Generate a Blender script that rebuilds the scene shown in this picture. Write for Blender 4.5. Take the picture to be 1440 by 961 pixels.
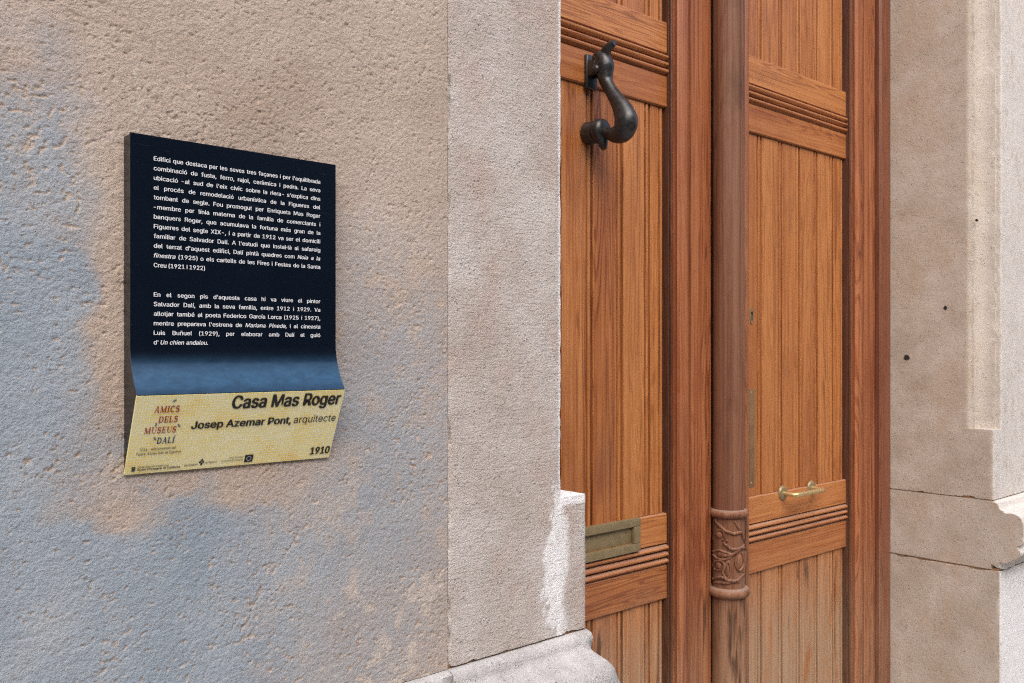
import bpy, bmesh, math, random, os
import numpy as np
from mathutils import Vector, Matrix

# ------------------------------------------------------------------ scene, camera, sky, sun
for o in list(bpy.data.objects):
    bpy.data.objects.remove(o)
SC = bpy.context.scene
COL = SC.collection
D = 1.1          # metres per working unit (camera-to-wall distance)
H = 1.55         # camera height above the pavement
rad = math.radians
random.seed(4)

cam_d = bpy.data.cameras.new("camera")
cam = bpy.data.objects.new("camera", cam_d)
COL.objects.link(cam)
SC.camera = cam
F_PX = 1259.0
cam_d.sensor_width = 36.0
cam_d.sensor_fit = 'HORIZONTAL'
cam_d.lens = 36.0 * F_PX / 1440.0
cam_d.shift_y = 16.5 / 1440.0
cam_d.clip_start = 0.05
cam_d.clip_end = 2000.0
cam_d.dof.use_dof = True
cam_d.dof.focus_distance = 1.2
cam_d.dof.aperture_fstop = 18.0
cam.location = (0, -1.0 * D, H)
cam.rotation_euler = (rad(90), 0, -math.atan2(0.664, 0.748))

SUN_EL, SUN_AZ = 48.0, -27.0     # azimuth measured from the wall normal towards the right
world = bpy.data.worlds.new("World")
SC.world = world
world.use_nodes = True
wn = world.node_tree
wn.nodes.clear()
sky = wn.nodes.new("ShaderNodeTexSky")
sky.sky_type = 'NISHITA'
sky.sun_disc = False
sky.sun_elevation = rad(SUN_EL)
sky.sun_rotation = rad(180 - SUN_AZ)
sky.dust_density = 1.5
sky.air_density = 1.0
sky.ozone_density = 1.0
bg = wn.nodes.new("ShaderNodeBackground")
bg.inputs['Strength'].default_value = 0.10
wo = wn.nodes.new("ShaderNodeOutputWorld")
wn.links.new(sky.outputs[0], bg.inputs[0])
wn.links.new(bg.outputs[0], wo.inputs[0])

sun_d = bpy.data.lights.new("sun", 'SUN')
sun_d.energy = 1.0
sun_d.angle = rad(60)
sun_d.color = (1.0, 0.86, 0.70)
sun = bpy.data.objects.new("sun", sun_d)
COL.objects.link(sun)
_dir = Vector((math.sin(rad(SUN_AZ)) * math.cos(rad(SUN_EL)), -math.cos(rad(SUN_AZ)) * math.cos(rad(SUN_EL)), math.sin(rad(SUN_EL))))
sun.rotation_euler = _dir.to_track_quat('Z', 'Y').to_euler()
sun.location = (2, -6, 8)

vs = SC.view_settings
vs.view_transform = 'Standard'
vs.look = 'None'
vs.exposure = 1.83
vs.gamma = 1.0
vs.use_curve_mapping = False
SC.cycles.max_bounces = 5
SC.cycles.sample_clamp_indirect = 3.0
SC.cycles.use_denoising = False
SC.cycles.denoiser = 'OPENIMAGEDENOISE'
SC.cycles.denoising_input_passes = 'RGB_ALBEDO_NORMAL'
SC.cycles.denoising_prefilter = 'ACCURATE'
SC.cycles.use_adaptive_sampling = False
SC.cycles.filter_width = 1.2

# ------------------------------------------------------------------ numpy noise
_rs = np.random.RandomState(7)
_tab = _rs.rand(4096).astype(np.float64)
def _hash(i, j, k):
    return _tab[(i * 1619 + j * 31337 + k * 6971 + (i * j) * 13 + (j * k) * 7) % 4096]
def vnoise(x, y, z=0.0):
    x, y, z = np.broadcast_arrays(np.asarray(x, float), np.asarray(y, float), np.asarray(z, float))
    i, j, k = np.floor(x).astype(np.int64), np.floor(y).astype(np.int64), np.floor(z).astype(np.int64)
    u, v, w = x - i, y - j, z - k
    u, v, w = [t * t * t * (t * (t * 6 - 15) + 10) for t in (u, v, w)]
    r = 0
    for a in (0, 1):
        for b in (0, 1):
            for c in (0, 1):
                r = r + _hash(i + a, j + b, k + c) * (u if a else 1 - u) * (v if b else 1 - v) * (w if c else 1 - w)
    return r
def fbm(x, y, z=0.0, oct=4, g=0.5):
    s, a, t = 0, 1.0, 0
    for o in range(oct):
        f = 2.03 ** o
        s = s + a * vnoise(x * f + 17.3 * o, y * f + 5.1 * o, np.asarray(z) * f + 2.7 * o)
        t += a
        a *= g
    return s / t
def sstep(a, b, x):
    t = np.clip((x - a) / (b - a), 0, 1)
    return t * t * (3 - 2 * t)

# ------------------------------------------------------------------ material helpers
class NT:
    def __init__(self, name):
        self.m = bpy.data.materials.new(name)
        self.m.use_nodes = True
        self.t = self.m.node_tree
        self.t.nodes.clear()
        self.out = self.t.nodes.new('ShaderNodeOutputMaterial')
        self.b = self.t.nodes.new('ShaderNodeBsdfPrincipled')
        self.t.links.new(self.b.outputs[0], self.out.inputs[0])
    def n(self, typ, **kw):
        nd = self.t.nodes.new(typ)
        for k, v in kw.items():
            setattr(nd, k, v)
        return nd
    def put(self, sock, v):
        if isinstance(v, bpy.types.NodeSocket):
            self.t.links.new(v, sock)
        elif isinstance(v, (tuple, list)) and len(v) == 3 and sock.type == 'RGBA':
            sock.default_value = (*v, 1)
        else:
            sock.default_value = v
    def set(self, **kw):
        for k, v in kw.items():
            self.put(self.b.inputs[k.replace('_', ' ')], v)
    def coord(self, scale=(1, 1, 1), island=0.0):
        tc = self.n('ShaderNodeTexCoord')
        v = tc.outputs['Object']
        if island:
            g = self.n('ShaderNodeNewGeometry')
            oi = self.n('ShaderNodeObjectInfo')
            s = self.math('ADD', g.outputs['Random Per Island'], oi.outputs['Random'])
            s = self.math('MULTIPLY', s, island)
            c = self.n('ShaderNodeCombineXYZ')
            for i in range(3):
                self.put(c.inputs[i], s)
            a = self.n('ShaderNodeVectorMath', operation='ADD')
            self.put(a.inputs[0], v)
            self.put(a.inputs[1], c.outputs[0])
            v = a.outputs[0]
        mp = self.n('ShaderNodeMapping')
        self.put(mp.inputs[0], v)
        mp.inputs['Scale'].default_value = scale
        return mp.outputs[0]
    def noise(self, vec, scale, detail=4, rough=0.55, dist=0.0):
        nd = self.n('ShaderNodeTexNoise')
        self.put(nd.inputs['Vector'], vec)
        nd.inputs['Scale'].default_value = scale
        nd.inputs['Detail'].default_value = detail
        nd.inputs['Roughness'].default_value = rough
        nd.inputs['Distortion'].default_value = dist
        return nd.outputs[0]
    def voro(self, vec, scale, feature='F1'):
        nd = self.n('ShaderNodeTexVoronoi', feature=feature)
        self.put(nd.inputs['Vector'], vec)
        nd.inputs['Scale'].default_value = scale
        return nd.outputs['Distance']
    def math(self, op, a, b=0.0, c=0.0):
        nd = self.n('ShaderNodeMath', operation=op)
        self.put(nd.inputs[0], a)
        self.put(nd.inputs[1], b)
        self.put(nd.inputs[2], c)
        return nd.outputs[0]
    def rng(self, v, a, b, c=0.0, d=1.0):
        nd = self.n('ShaderNodeMapRange', interpolation_type='SMOOTHSTEP')
        self.put(nd.inputs[0], v)
        for i, x in enumerate((a, b, c, d)):
            nd.inputs[i + 1].default_value = x
        return nd.outputs[0]
    def mix(self, f, a, b, mode='MIX'):
        nd = self.n('ShaderNodeMix', data_type='RGBA', blend_type=mode)
        self.put(nd.inputs[0], f)
        self.put(nd.inputs[6], a)
        self.put(nd.inputs[7], b)
        return nd.outputs[2]
    def ramp(self, f, stops):
        nd = self.n('ShaderNodeValToRGB')
        self.put(nd.inputs[0], f)
        e = nd.color_ramp.elements
        while len(e) < len(stops):
            e.new(0.5)
        for q, (p, c) in zip(e, stops):
            q.position = p
            q.color = (*c, 1)
        return nd.outputs[0]
    def attr(self, name):
        return self.n('ShaderNodeAttribute', attribute_name=name).outputs['Fac']
    def bump(self, h, dist, strength=1.0, prev=None):
        nd = self.n('ShaderNodeBump')
        self.put(nd.inputs['Height'], h)
        nd.inputs['Distance'].default_value = dist
        nd.inputs['Strength'].default_value = strength
        if prev is not None:
            self.put(nd.inputs['Normal'], prev)
        return nd.outputs[0]
    def sep(self, v):
        nd = self.n('ShaderNodeSeparateXYZ')
        self.put(nd.inputs[0], v)
        return nd.outputs

def mat_stucco():
    M = NT('stucco')
    c = M.coord()
    tan = M.ramp(M.noise(c, 5, 6), [(0.3, (0.425, 0.333, 0.262)), (0.5, (0.485, 0.393, 0.322)), (0.72, (0.535, 0.455, 0.385))])
    tan = M.mix(M.rng(M.noise(c, 170, 3), .4, .75, 0, .25), tan, (0.26, 0.19, 0.135))
    blue = M.ramp(M.noise(c, 7, 6, .6), [(0.3, (0.26, 0.312, 0.365)), (0.55, (0.325, 0.37, 0.41)), (0.75, (0.39, 0.42, 0.44))])
    p = M.attr('paint')
    pit = M.attr('pit')
    hold = M.math('SUBTRACT', p, M.math('MULTIPLY', pit, 0.75))
    hold = M.math('MAXIMUM', hold, 0.0)
    col = M.mix(hold, tan, blue)
    pale = M.attr('pale')
    col = M.mix(pale, col, (0.56, 0.50, 0.44))
    n1 = M.bump(M.noise(c, 420, 3, .6), 0.0026, 0.7)
    n2 = M.bump(M.noise(c, 900, 2, .6), 0.0010, 0.6, n1)
    M.set(Base_Color=col, Roughness=0.92, Normal=n2)
    M.b.inputs['Specular IOR Level'].default_value = 0.25
    return M.m

def mat_stone(name, a, b, dark, paint=(0.90, 0.89, 0.87), toothed=0.5, tint=(0.50, 0.375, 0.31), micro=.9):
    M = NT(name)
    c = M.coord()
    col = M.ramp(M.noise(c, 8, 6, .62), [(0.33, a), (0.66, b)])
    col = M.mix(M.rng(M.noise(c, 12, 6, .7), .5, .75, 0, .38), col, dark)
    col = M.mix(M.rng(M.noise(M.coord((1, 1, .6)), 6.0, 6, .65), .47, .64, 0, .55), col, tint)
    col = M.mix(M.rng(M.noise(c, 300, 3), .5, .75, 0, .22), col, dark)
    wh = M.math('MULTIPLY', M.attr('paint'), M.rng(M.noise(c, 60, 4), .2, .5, .8, 1.0))
    col = M.mix(wh, col, paint)
    # fine horizontal tooth-chisel lines and pores
    ct = M.coord((1, 1, 6))
    h = M.noise(ct, 48, 4, .65, .2)
    nb = M.bump(h, 0.0040, toothed)
    pores = M.rng(M.voro(c, 150), .10, .30, 0, 1)
    gate = M.rng(M.noise(c, 45, 3), .52, .62, 1, 0)
    pores = M.math('MAXIMUM', pores, gate)
    nb = M.bump(pores, 0.0040, .8, nb)
    nb = M.bump(M.noise(c, 75, 5, .7), 0.0060, micro * .6, nb)
    nb = M.bump(M.noise(c, 380, 3, .65), 0.0026, micro, nb)
    M.set(Base_Color=col, Roughness=0.9, Normal=nb)
    M.b.inputs['Specular IOR Level'].default_value = 0.25
    return M.m

def mat_wood(name, axis, dark, mid, light, wear=0.0, rough=0.42, island=7.3, red=(0.20, 0.05, 0.02), coat=0.12, lo=.28, hi=.74, pale=0.0, fibf=180):
    """axis: 0 = grain along x, 2 = grain along z"""
    M = NT(name)
    st = [1.0, 1.0, 1.0]
    st[axis] = 0.05
    c = M.coord(tuple(st), island)
    c_iso = M.coord((1, 1, 1), island)
    big = M.noise(c, 13, 3, .5, .5)
    rings = M.math('SINE', M.math('MULTIPLY', big, 150.0))
    rings = M.rng(rings, -0.2, 1.0)
    amt = M.rng(M.noise(M.coord(tuple(st), island + 3.1), 9, 2), .38, .62, .25, 1.0)
    rings = M.math('MULTIPLY', rings, amt)
    st2 = [1.0, 1.0, 1.0]
    st2[axis] = 0.012
    fib = M.noise(M.coord(tuple(st2), island), fibf, 5, .72)
    streak = M.noise(M.coord(tuple(st2), island), 60, 3, .6)
    f = M.math('SUBTRACT', M.math('ADD', M.math('MULTIPLY', fib, .75), M.math('MULTIPLY', streak, .52)), M.math('MULTIPLY', rings, .22))
    col = M.ramp(f, [(lo, dark), (0.50, mid), (hi, light)])
    # blotchy redder zones and per-board tone
    col = M.mix(M.rng(M.noise(M.coord((1, 1, .35) if axis == 2 else (.35, 1, 1), island), 6.5, 4, .6), .46, .72, 0, .55), col, red)
    g = M.n('ShaderNodeNewGeometry')
    tone = M.rng(g.outputs['Random Per Island'], 0, 1, .0, .35)
    col = M.mix(tone, col, light)
    tone2 = M.rng(M.math('FRACT', M.math('MULTIPLY', g.outputs['Random Per Island'], 7.31)), .35, 1, 0, .28)
    col = M.mix(tone2, col, red)
    # worn darker smudges and a few knots
    sm = M.rng(M.noise(M.coord((1, 1, .5) if axis == 2 else (.5, 1, 1), island * .4), 5.2, 5, .65), .55, .72, 0, .45)
    col = M.mix(sm, col, dark if coat == 0 else (0.20, 0.075, 0.036))
    kn = [1.0, 1.0, 1.0]
    kn[axis] = .33
    kd = M.voro(M.coord(tuple(kn), island * 1.7), 7.5)
    kd = M.math('ADD', kd, M.math('MULTIPLY', M.noise(c_iso, 90, 3), .05))
    col = M.mix(M.rng(kd, .045, .085, .85, 0), col, (0.06, 0.026, 0.014))
    col = M.mix(M.rng(kd, .08, .20, .35, 0), col, red)
    if pale:
        pw = M.rng(M.noise(M.coord(tuple(st2), island), 24, 4, .65), .46, .66, 0, pale)
        col = M.mix(pw, col, M.ramp(fib, [(0.35, (0.13, 0.08, 0.055)), (0.7, (0.36, 0.27, 0.20))]))
    # small dark specks, drips
    sp = M.rng(M.voro(c_iso, 34), .035, .06, .8, 0)
    col = M.mix(sp, col, (0.035, 0.018, 0.01))
    # pale abraded, sun-bleached wood near the ground (height-limited wear)
    if wear > 0:
        z = M.sep(M.n('ShaderNodeNewGeometry').outputs['Position'])[2]
        low = M.rng(z, 0.62, 1.06, 1, 0)
        pat = M.rng(M.noise(M.coord((1, 1, .16) if axis == 2 else (.16, 1, 1), island), 26, 5, .68), .28, .55)
        wv = M.math('MULTIPLY', M.math('MULTIPLY', low, pat), wear)
        drip = M.math('MULTIPLY', M.rng(M.noise(M.coord((1, 1, .10) if axis == 2 else (.1, 1, 1), island), 38, 3, .6), .60, .68), M.math('MULTIPLY', M.rng(z, .60, .75, 0, .8), M.rng(z, .86, .93, 1, 0)))
        col = M.mix(wv, col, M.ramp(fib, [(0.3, (0.27, 0.155, 0.085)), (0.7, (0.50, 0.34, 0.215))]))
        col = M.mix(drip, col, (0.06, 0.035, 0.025))
    # dust resting on upward faces
    up = M.rng(M.sep(M.n('ShaderNodeNewGeometry').outputs['Normal'])[2], .55, .95, 0, .42)
    col = M.mix(up, col, (0.36, 0.31, 0.27))
    nb = M.bump(fib, 0.0012, .55)
    nb = M.bump(rings, 0.0007, .5, nb)
    rg = M.rng(M.noise(c_iso, 22, 4), .3, .7, rough - .08, rough + .14)
    M.set(Base_Color=col, Roughness=rg, Normal=nb)
    M.b.inputs['Coat Weight'].default_value = coat
    M.b.inputs['Coat Roughness'].default_value = 0.35
    M.b.inputs['Specular IOR Level'].default_value = 0.45
    return M.m

def mat_plain(name, a, b, rough, metal=0.0, scale=40, bump=0.0, spec=0.5, bscale=300):
    M = NT(name)
    c = M.coord()
    col = M.mix(M.rng(M.noise(c, scale, 5, .6), .35, .7), a, b)
    M.set(Base_Color=col, Metallic=metal, Roughness=M.rng(M.noise(c, scale * 2, 4), .3, .7, rough - .07, rough + .1))
    M.b.inputs['Specular IOR Level'].default_value = spec
    if bump:
        M.set(Normal=M.bump(M.noise(c, bscale, 3), bump, .6))
    return M.m

def mat_plaque():
    M = NT('plaque_navy')
    c = M.coord()
    speck = M.rng(M.noise(c, 420, 2), .76, .80, 0, .55)
    scr = M.rng(M.noise(M.coord((.08, 1, 1)), 300, 3), .70, .78, 0, .08)
    col = M.mix(M.math('MAXIMUM', speck, scr), (0.0025, 0.006, 0.013), (0.16, 0.2, 0.25))
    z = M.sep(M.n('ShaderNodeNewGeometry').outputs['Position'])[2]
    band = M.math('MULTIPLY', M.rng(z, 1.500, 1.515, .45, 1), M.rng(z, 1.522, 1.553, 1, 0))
    sky_sheen = M.math('MULTIPLY', band, M.rng(M.noise(M.coord((.5, 1, 1)), 120, 5, .7), .25, .75, .55, 1.0))  # blue sky reflection on the flared bend, painted into the base colour
    col = M.mix(sky_sheen, col, (0.035, 0.095, 0.175))
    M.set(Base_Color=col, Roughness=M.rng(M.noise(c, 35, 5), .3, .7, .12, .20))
    M.b.inputs['Specular IOR Level'].default_value = 0.42
    return M.m

def mat_yellow():
    M = NT('plaque_yellow_print')
    c = M.coord()
    base = M.ramp(M.noise(M.coord((.6, 1, 1)), 34, 6, .7), [(0.38, (0.91, 0.83, 0.40)), (0.54, (0.91, 0.76, 0.22)), (0.68, (0.88, 0.58, 0.07))])
    s = M.sep(c)
    gx = M.math('SINE', M.math('MULTIPLY', s[0], 2 * math.pi / 0.0034))
    gz = M.math('SINE', M.math('MULTIPLY', s[2], 2 * math.pi / 0.0032))
    g = M.rng(M.math('MAXIMUM', gx, gz), .60, .95, 0, .65)
    col = M.mix(g, base, (0.92, 0.91, 0.86))
    M.set(Base_Color=col, Roughness=.38)
    return M.m

MAT = {}
MAT['stucco'] = mat_stucco()
MAT['stone'] = mat_stone('dressed_stone', (0.49, 0.425, 0.375), (0.62, 0.575, 0.53), (0.36, 0.28, 0.225))
MAT['stone_right'] = mat_stone('dressed_stone_brown', (0.455, 0.380, 0.298), (0.58, 0.505, 0.42), (0.34, 0.245, 0.165), paint=(0.80, 0.80, 0.79), toothed=.25, tint=(0.50, 0.385, 0.275), micro=.4)
MAT['stone_base'] = mat_stone('weathered_base_stone', (0.40, 0.385, 0.37), (0.58, 0.56, 0.54), (0.27, 0.245, 0.225), toothed=.35, tint=(0.36, 0.33, 0.31))
MAT['mortar'] = mat_plain('old_mortar', (0.36, 0.21, 0.10), (0.17, 0.10, 0.055), .95, scale=60, bump=.004)
OR = dict(dark=(0.105, 0.029, 0.009), mid=(0.37, 0.120, 0.031), light=(0.55, 0.230, 0.074), red=(0.23, 0.058, 0.018))
MAT['wood_v'] = mat_wood('varnished_pine_upright', 2, wear=1.0, lo=.33, hi=.74, **OR)
MAT['wood_h'] = mat_wood('varnished_pine_level', 0, wear=.5, **OR)
MAT['wood_stile'] = mat_wood('varnished_pine_stile', 2, (0.075, 0.021, 0.009), (0.25, 0.072, 0.025), (0.40, 0.15, 0.060), wear=.35)
MAT['wood_dark'] = mat_wood('dark_stained_wood', 2, (0.055, 0.017, 0.009), (0.15, 0.045, 0.02), (0.27, 0.10, 0.048), wear=.3, red=(0.09, 0.022, 0.012))
MAT['wood_bead'] = mat_wood('shaded_edge_bead_wood', 2, (0.030, 0.011, 0.006), (0.075, 0.026, 0.013), (0.15, 0.060, 0.032), wear=.2, red=(0.05, 0.015, 0.008))  # darker wood: shade on the stile's side face plus dirt, put into the colour
MAT['wood_col'] = mat_wood('weathered_column_wood', 2, (0.030, 0.010, 0.005), (0.165, 0.055, 0.024), (0.27, 0.130, 0.075), wear=.6, red=(0.11, 0.034, 0.016), coat=0.0, rough=.55, lo=.38, hi=.68, pale=.20, fibf=110)
for _n in MAT['wood_col'].node_tree.nodes:
    if _n.type == 'BSDF_PRINCIPLED':
        _n.inputs['Specular IOR Level'].default_value = .18
MAT['iron'] = mat_plain('black_iron', (0.015, 0.015, 0.015), (0.030, 0.028, 0.027), .36, 0.0, 50, .0006, .6, 200)
MAT['brass_old'] = mat_plain('tarnished_brass', (0.32, 0.25, 0.135), (0.27, 0.205, 0.105), .38, .35, 45, .0006)
MAT['brass'] = mat_plain('polished_brass', (0.74, 0.56, 0.28), (0.62, 0.46, 0.22), .34, .7, 60)
MAT['black_side'] = mat_plain('black_resin', (0.005, 0.0055, 0.007), (0.014, 0.015, 0.018), .35, 0, 60, .0005)
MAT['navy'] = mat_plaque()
MAT['yellow'] = mat_yellow()
MAT['ink_white'] = mat_plain('white_ink', (0.86, 0.87, 0.88), (0.80, 0.82, 0.84), .5)
MAT['ink_black'] = mat_plain('black_ink', (0.010, 0.010, 0.012), (0.016, 0.015, 0.016), .5)
MAT['ink_red'] = mat_plain('red_ink', (0.34, 0.045, 0.03), (0.42, 0.08, 0.05), .5)
MAT['ink_blue'] = mat_plain('blue_ink', (0.018, 0.055, 0.13), (0.03, 0.09, 0.17), .5)
MAT['ink_green'] = mat_plain('dark_green_ink', (0.02, 0.05, 0.03), (0.03, 0.07, 0.05), .5)
MAT['paving'] = mat_stone('paving_stone', (0.40, 0.38, 0.35), (0.50, 0.48, 0.45), (0.20, 0.18, 0.16))
MAT['asphalt'] = mat_plain('asphalt', (0.045, 0.045, 0.047), (0.065, 0.064, 0.063), .9, 0, 8, .006, .3)

# ------------------------------------------------------------------ object helpers
# geometry is collected in working units: x right along the wall, y into the wall (wall face at 0), z up from eye level
def W(p):
    return (p[0] * D, p[1] * D, p[2] * D + H)

def link(name, me, mat, parent=None):
    if mat is not None and not me.materials:
        me.materials.append(mat)
    o = bpy.data.objects.new(name, me)
    COL.objects.link(o)
    if parent is not None:
        o.parent = parent
    return o

def root_pos(parent):
    v = Vector((0, 0, 0))
    while parent is not None:
        v += Vector(parent.location)
        parent = parent.parent
    return v

def thing(name, label, cat, loc, group=None):
    o = bpy.data.objects.new(name, None)
    COL.objects.link(o)
    o.location = W(loc)
    o.empty_display_size = 0.1
    o['label'] = label
    o['category'] = cat
    if group:
        o['group'] = group
    return o

class MB:
    def __init__(self):
        self.bm = bmesh.new()
    def box(self, x0, x1, y0, y1, z0, z1, bev=0.0, seg=2):
        vs_ = [self.bm.verts.new((x, y, z)) for x in (x0, x1) for y in (y0, y1) for z in (z0, z1)]
        fs = [(0, 1, 3, 2), (4, 6, 7, 5), (0, 4, 5, 1), (2, 3, 7, 6), (0, 2, 6, 4), (1, 5, 7, 3)]
        faces = [self.bm.faces.new([vs_[i] for i in f]) for f in fs]
        if bev:
            ed = list({e for f in faces for e in f.edges})
            bmesh.ops.bevel(self.bm, geom=ed, offset=bev, segments=seg, affect='EDGES', profile=.5)
    def prism(self, prof, axis, a0, a1, cuts=0, bev=0.0):
        """prof: closed list of 2D points in the other two axes (in x,y,z order)"""
        rings = []
        n = cuts + 2
        for i in range(n):
            a = a0 + (a1 - a0) * i / (n - 1)
            r = []
            for p, q in prof:
                co = [p, q]
                co.insert(axis, a)
                r.append(self.bm.verts.new(co))
            rings.append(r)
        m = len(prof)
        for r0, r1 in zip(rings, rings[1:]):
            for i in range(m):
                self.bm.faces.new((r0[i], r0[(i + 1) % m], r1[(i + 1) % m], r1[i]))
        self.bm.faces.new(rings[0][::-1])
        self.bm.faces.new(rings[-1])
    def tube(self, pts, radii, n=14, cap=True):
        pts = [Vector(p) for p in pts]
        rings = []
        up = Vector((0.13, 0.31, 0.94)).normalized()
        t0 = (pts[1] - pts[0]).normalized()
        u = t0.cross(up)
        if u.length < .1:
            u = t0.cross(Vector((1, 0, 0)))
        u.normalize()
        for i, p in enumerate(pts):
            t = (pts[min(i + 1, len(pts) - 1)] - pts[max(i - 1, 0)]).normalized()
            u = (u - t * u.dot(t)).normalized()
            v = t.cross(u)
            rr = radii[i] if isinstance(radii, (list, tuple)) else radii
            ru, rv = rr if isinstance(rr, (list, tuple)) else (rr, rr)
            rings.append([self.bm.verts.new(p + u * ru * math.cos(2 * math.pi * k / n) + v * rv * math.sin(2 * math.pi * k / n)) for k in range(n)])
        for a, b in zip(rings, rings[1:]):
            for k in range(n):
                self.bm.faces.new((a[k], a[(k + 1) % n], b[(k + 1) % n], b[k]))
        if cap:
            self.bm.faces.new(rings[0][::-1])
            self.bm.faces.new(rings[-1])
    def lathe(self, prof, c, axis=2, n=28):
        """prof: (radius, along-axis) list; c: centre"""
        rings = []
        for r, a in prof:
            ring = []
            for k in range(n):
                t = 2 * math.pi * k / n
                co = [r * math.cos(t), r * math.sin(t)]
                co.insert(axis, a)
                ring.append(self.bm.verts.new((co[0] + c[0], co[1] + c[1], co[2] + c[2])))
            rings.append(ring)
        for a, b in zip(rings, rings[1:]):
            for k in range(n):
                self.bm.faces.new((a[k], a[(k + 1) % n], b[(k + 1) % n], b[k]))
        self.bm.faces.new(rings[0][::-1])
        self.bm.faces.new(rings[-1])
    def ball(self, c, r, sub=2):
        ret = bmesh.ops.create_icosphere(self.bm, subdivisions=sub, radius=1.0)
        rr = Vector(r) if isinstance(r, (tuple, list)) else Vector((r, r, r))
        for v in ret['verts']:
            v.co = Vector((v.co.x * rr.x, v.co.y * rr.y, v.co.z * rr.z)) + Vector(c)
        return ret['verts']
    def build(self, name, mat, parent=None, smooth=35, kind=None):
        bm = self.bm
        bmesh.ops.recalc_face_normals(bm, faces=bm.faces)
        off = root_pos(parent)
        for v in bm.verts:
            v.co = Vector(W(v.co)) - off
        me = bpy.data.meshes.new(name)
        bm.to_mesh(me)
        bm.free()
        smooth_by_angle(me, smooth)
        o = link(name, me, mat, parent)
        if kind:
            o['kind'] = kind
        return o

def smooth_by_angle(me, deg):
    if not deg:
        return
    me.polygons.foreach_set('use_smooth', [True] * len(me.polygons))
    me.set_sharp_from_angle(angle=rad(deg))

def catmull(pts, n):
    P = [np.array(p, float) for p in pts]
    P = [2 * P[0] - P[1]] + P + [2 * P[-1] - P[-2]]
    out = []
    for i in range(1, len(P) - 2):
        for k in range(n):
            t = k / n
            out.append(.5 * (2 * P[i] + (P[i + 1] - P[i - 1]) * t + (2 * P[i - 1] - 5 * P[i] + 4 * P[i + 1] - P[i + 2]) * t * t + (3 * P[i] - P[i - 1] - 3 * P[i + 1] + P[i + 2]) * t ** 3))
    out.append(P[-2])
    return out

def np_mesh(name, V, Fq, mat, parent, attrs=None, extra=None, smooth=40):
    off = np.array(root_pos(parent))
    V = V * D + np.array([0, 0, H]) - off
    faces = Fq.tolist() + (extra or [])
    me = bpy.data.meshes.new(name)
    me.from_pydata(V.tolist(), [], faces)
    me.update()
    bm = bmesh.new()
    bm.from_mesh(me)
    bmesh.ops.recalc_face_normals(bm, faces=bm.faces)
    bm.to_mesh(me)
    bm.free()
    for k, a in (attrs or {}).items():
        at = me.attributes.new(k, 'FLOAT', 'POINT')
        at.data.foreach_set('value', np.asarray(a, np.float32).ravel())
    smooth_by_angle(me, smooth)
    return link(name, me, mat, parent)

def grid_faces(nu, nv, wrap_u=False):
    a = np.arange(nu * nv).reshape(nu, nv)
    if wrap_u:
        b = np.roll(a, -1, 0)
    else:
        b = a[1:]
        a = a[:-1]
    return np.stack([a[:, :-1], b[:, :-1], b[:, 1:], a[:, 1:]], -1).reshape(-1, 4)

# ------------------------------------------------------------------ ground
ZG = -H / D
m = MB(); m.box(-60, 60, -60, 3.0, ZG - .30, ZG - .11)
road = m.build('street', MAT['asphalt'], kind='structure')
m = MB(); m.box(-30, 30, -1.9, .45, ZG - .109, ZG, .006)
m.build('pavement', MAT['paving'], kind='structure')

# the house over the street: outside the picture, but it shades the street and is what the plaque mirrors
opp = thing('townhouse', 'plain brown townhouse across the street, mirrored darkly in the black plaque', 'building', (2.0, -7.4, ZG))
MAT['facade'] = mat_plain('far_facade', (0.13, 0.105, 0.085), (0.18, 0.15, 0.12), .9, 0, 3)
MAT['far_pane'] = mat_plain('far_pane', (0.02, 0.025, 0.03), (0.03, 0.035, 0.04), .1)
m = MB(); m.box(-14, 18, -12, -7.0, ZG - .1, 4.6); m.build('wall', MAT['facade'], opp)
m = MB(); m.box(-14.2, 18.2, -12.2, -6.8, 4.602, 4.78); m.build('cornice', MAT['facade'], opp)
for ix in range(11):
    for zz in (ZG + 1.0, 1.9):
        x = -12.5 + ix * 2.8
        m = MB()
        for q in ((x - .62, x - .5, zz - .1, zz + 1.8), (x + .5, x + .62, zz - .1, zz + 1.8), (x - .499, x + .499, zz + 1.7, zz + 1.8), (x - .499, x + .499, zz - .1, zz), (x - .03, x + .03, zz + .001, zz + 1.699)):
            m.box(q[0], q[1], -6.999, -6.93, q[2], q[3])
        w_ = m.build('window', MAT['stone'], opp)
        m = MB(); m.box(x - .499, x + .499, -6.998, -6.97, zz + .002, zz + 1.698); m.build('pane', MAT['far_pane'], w_)

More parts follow.
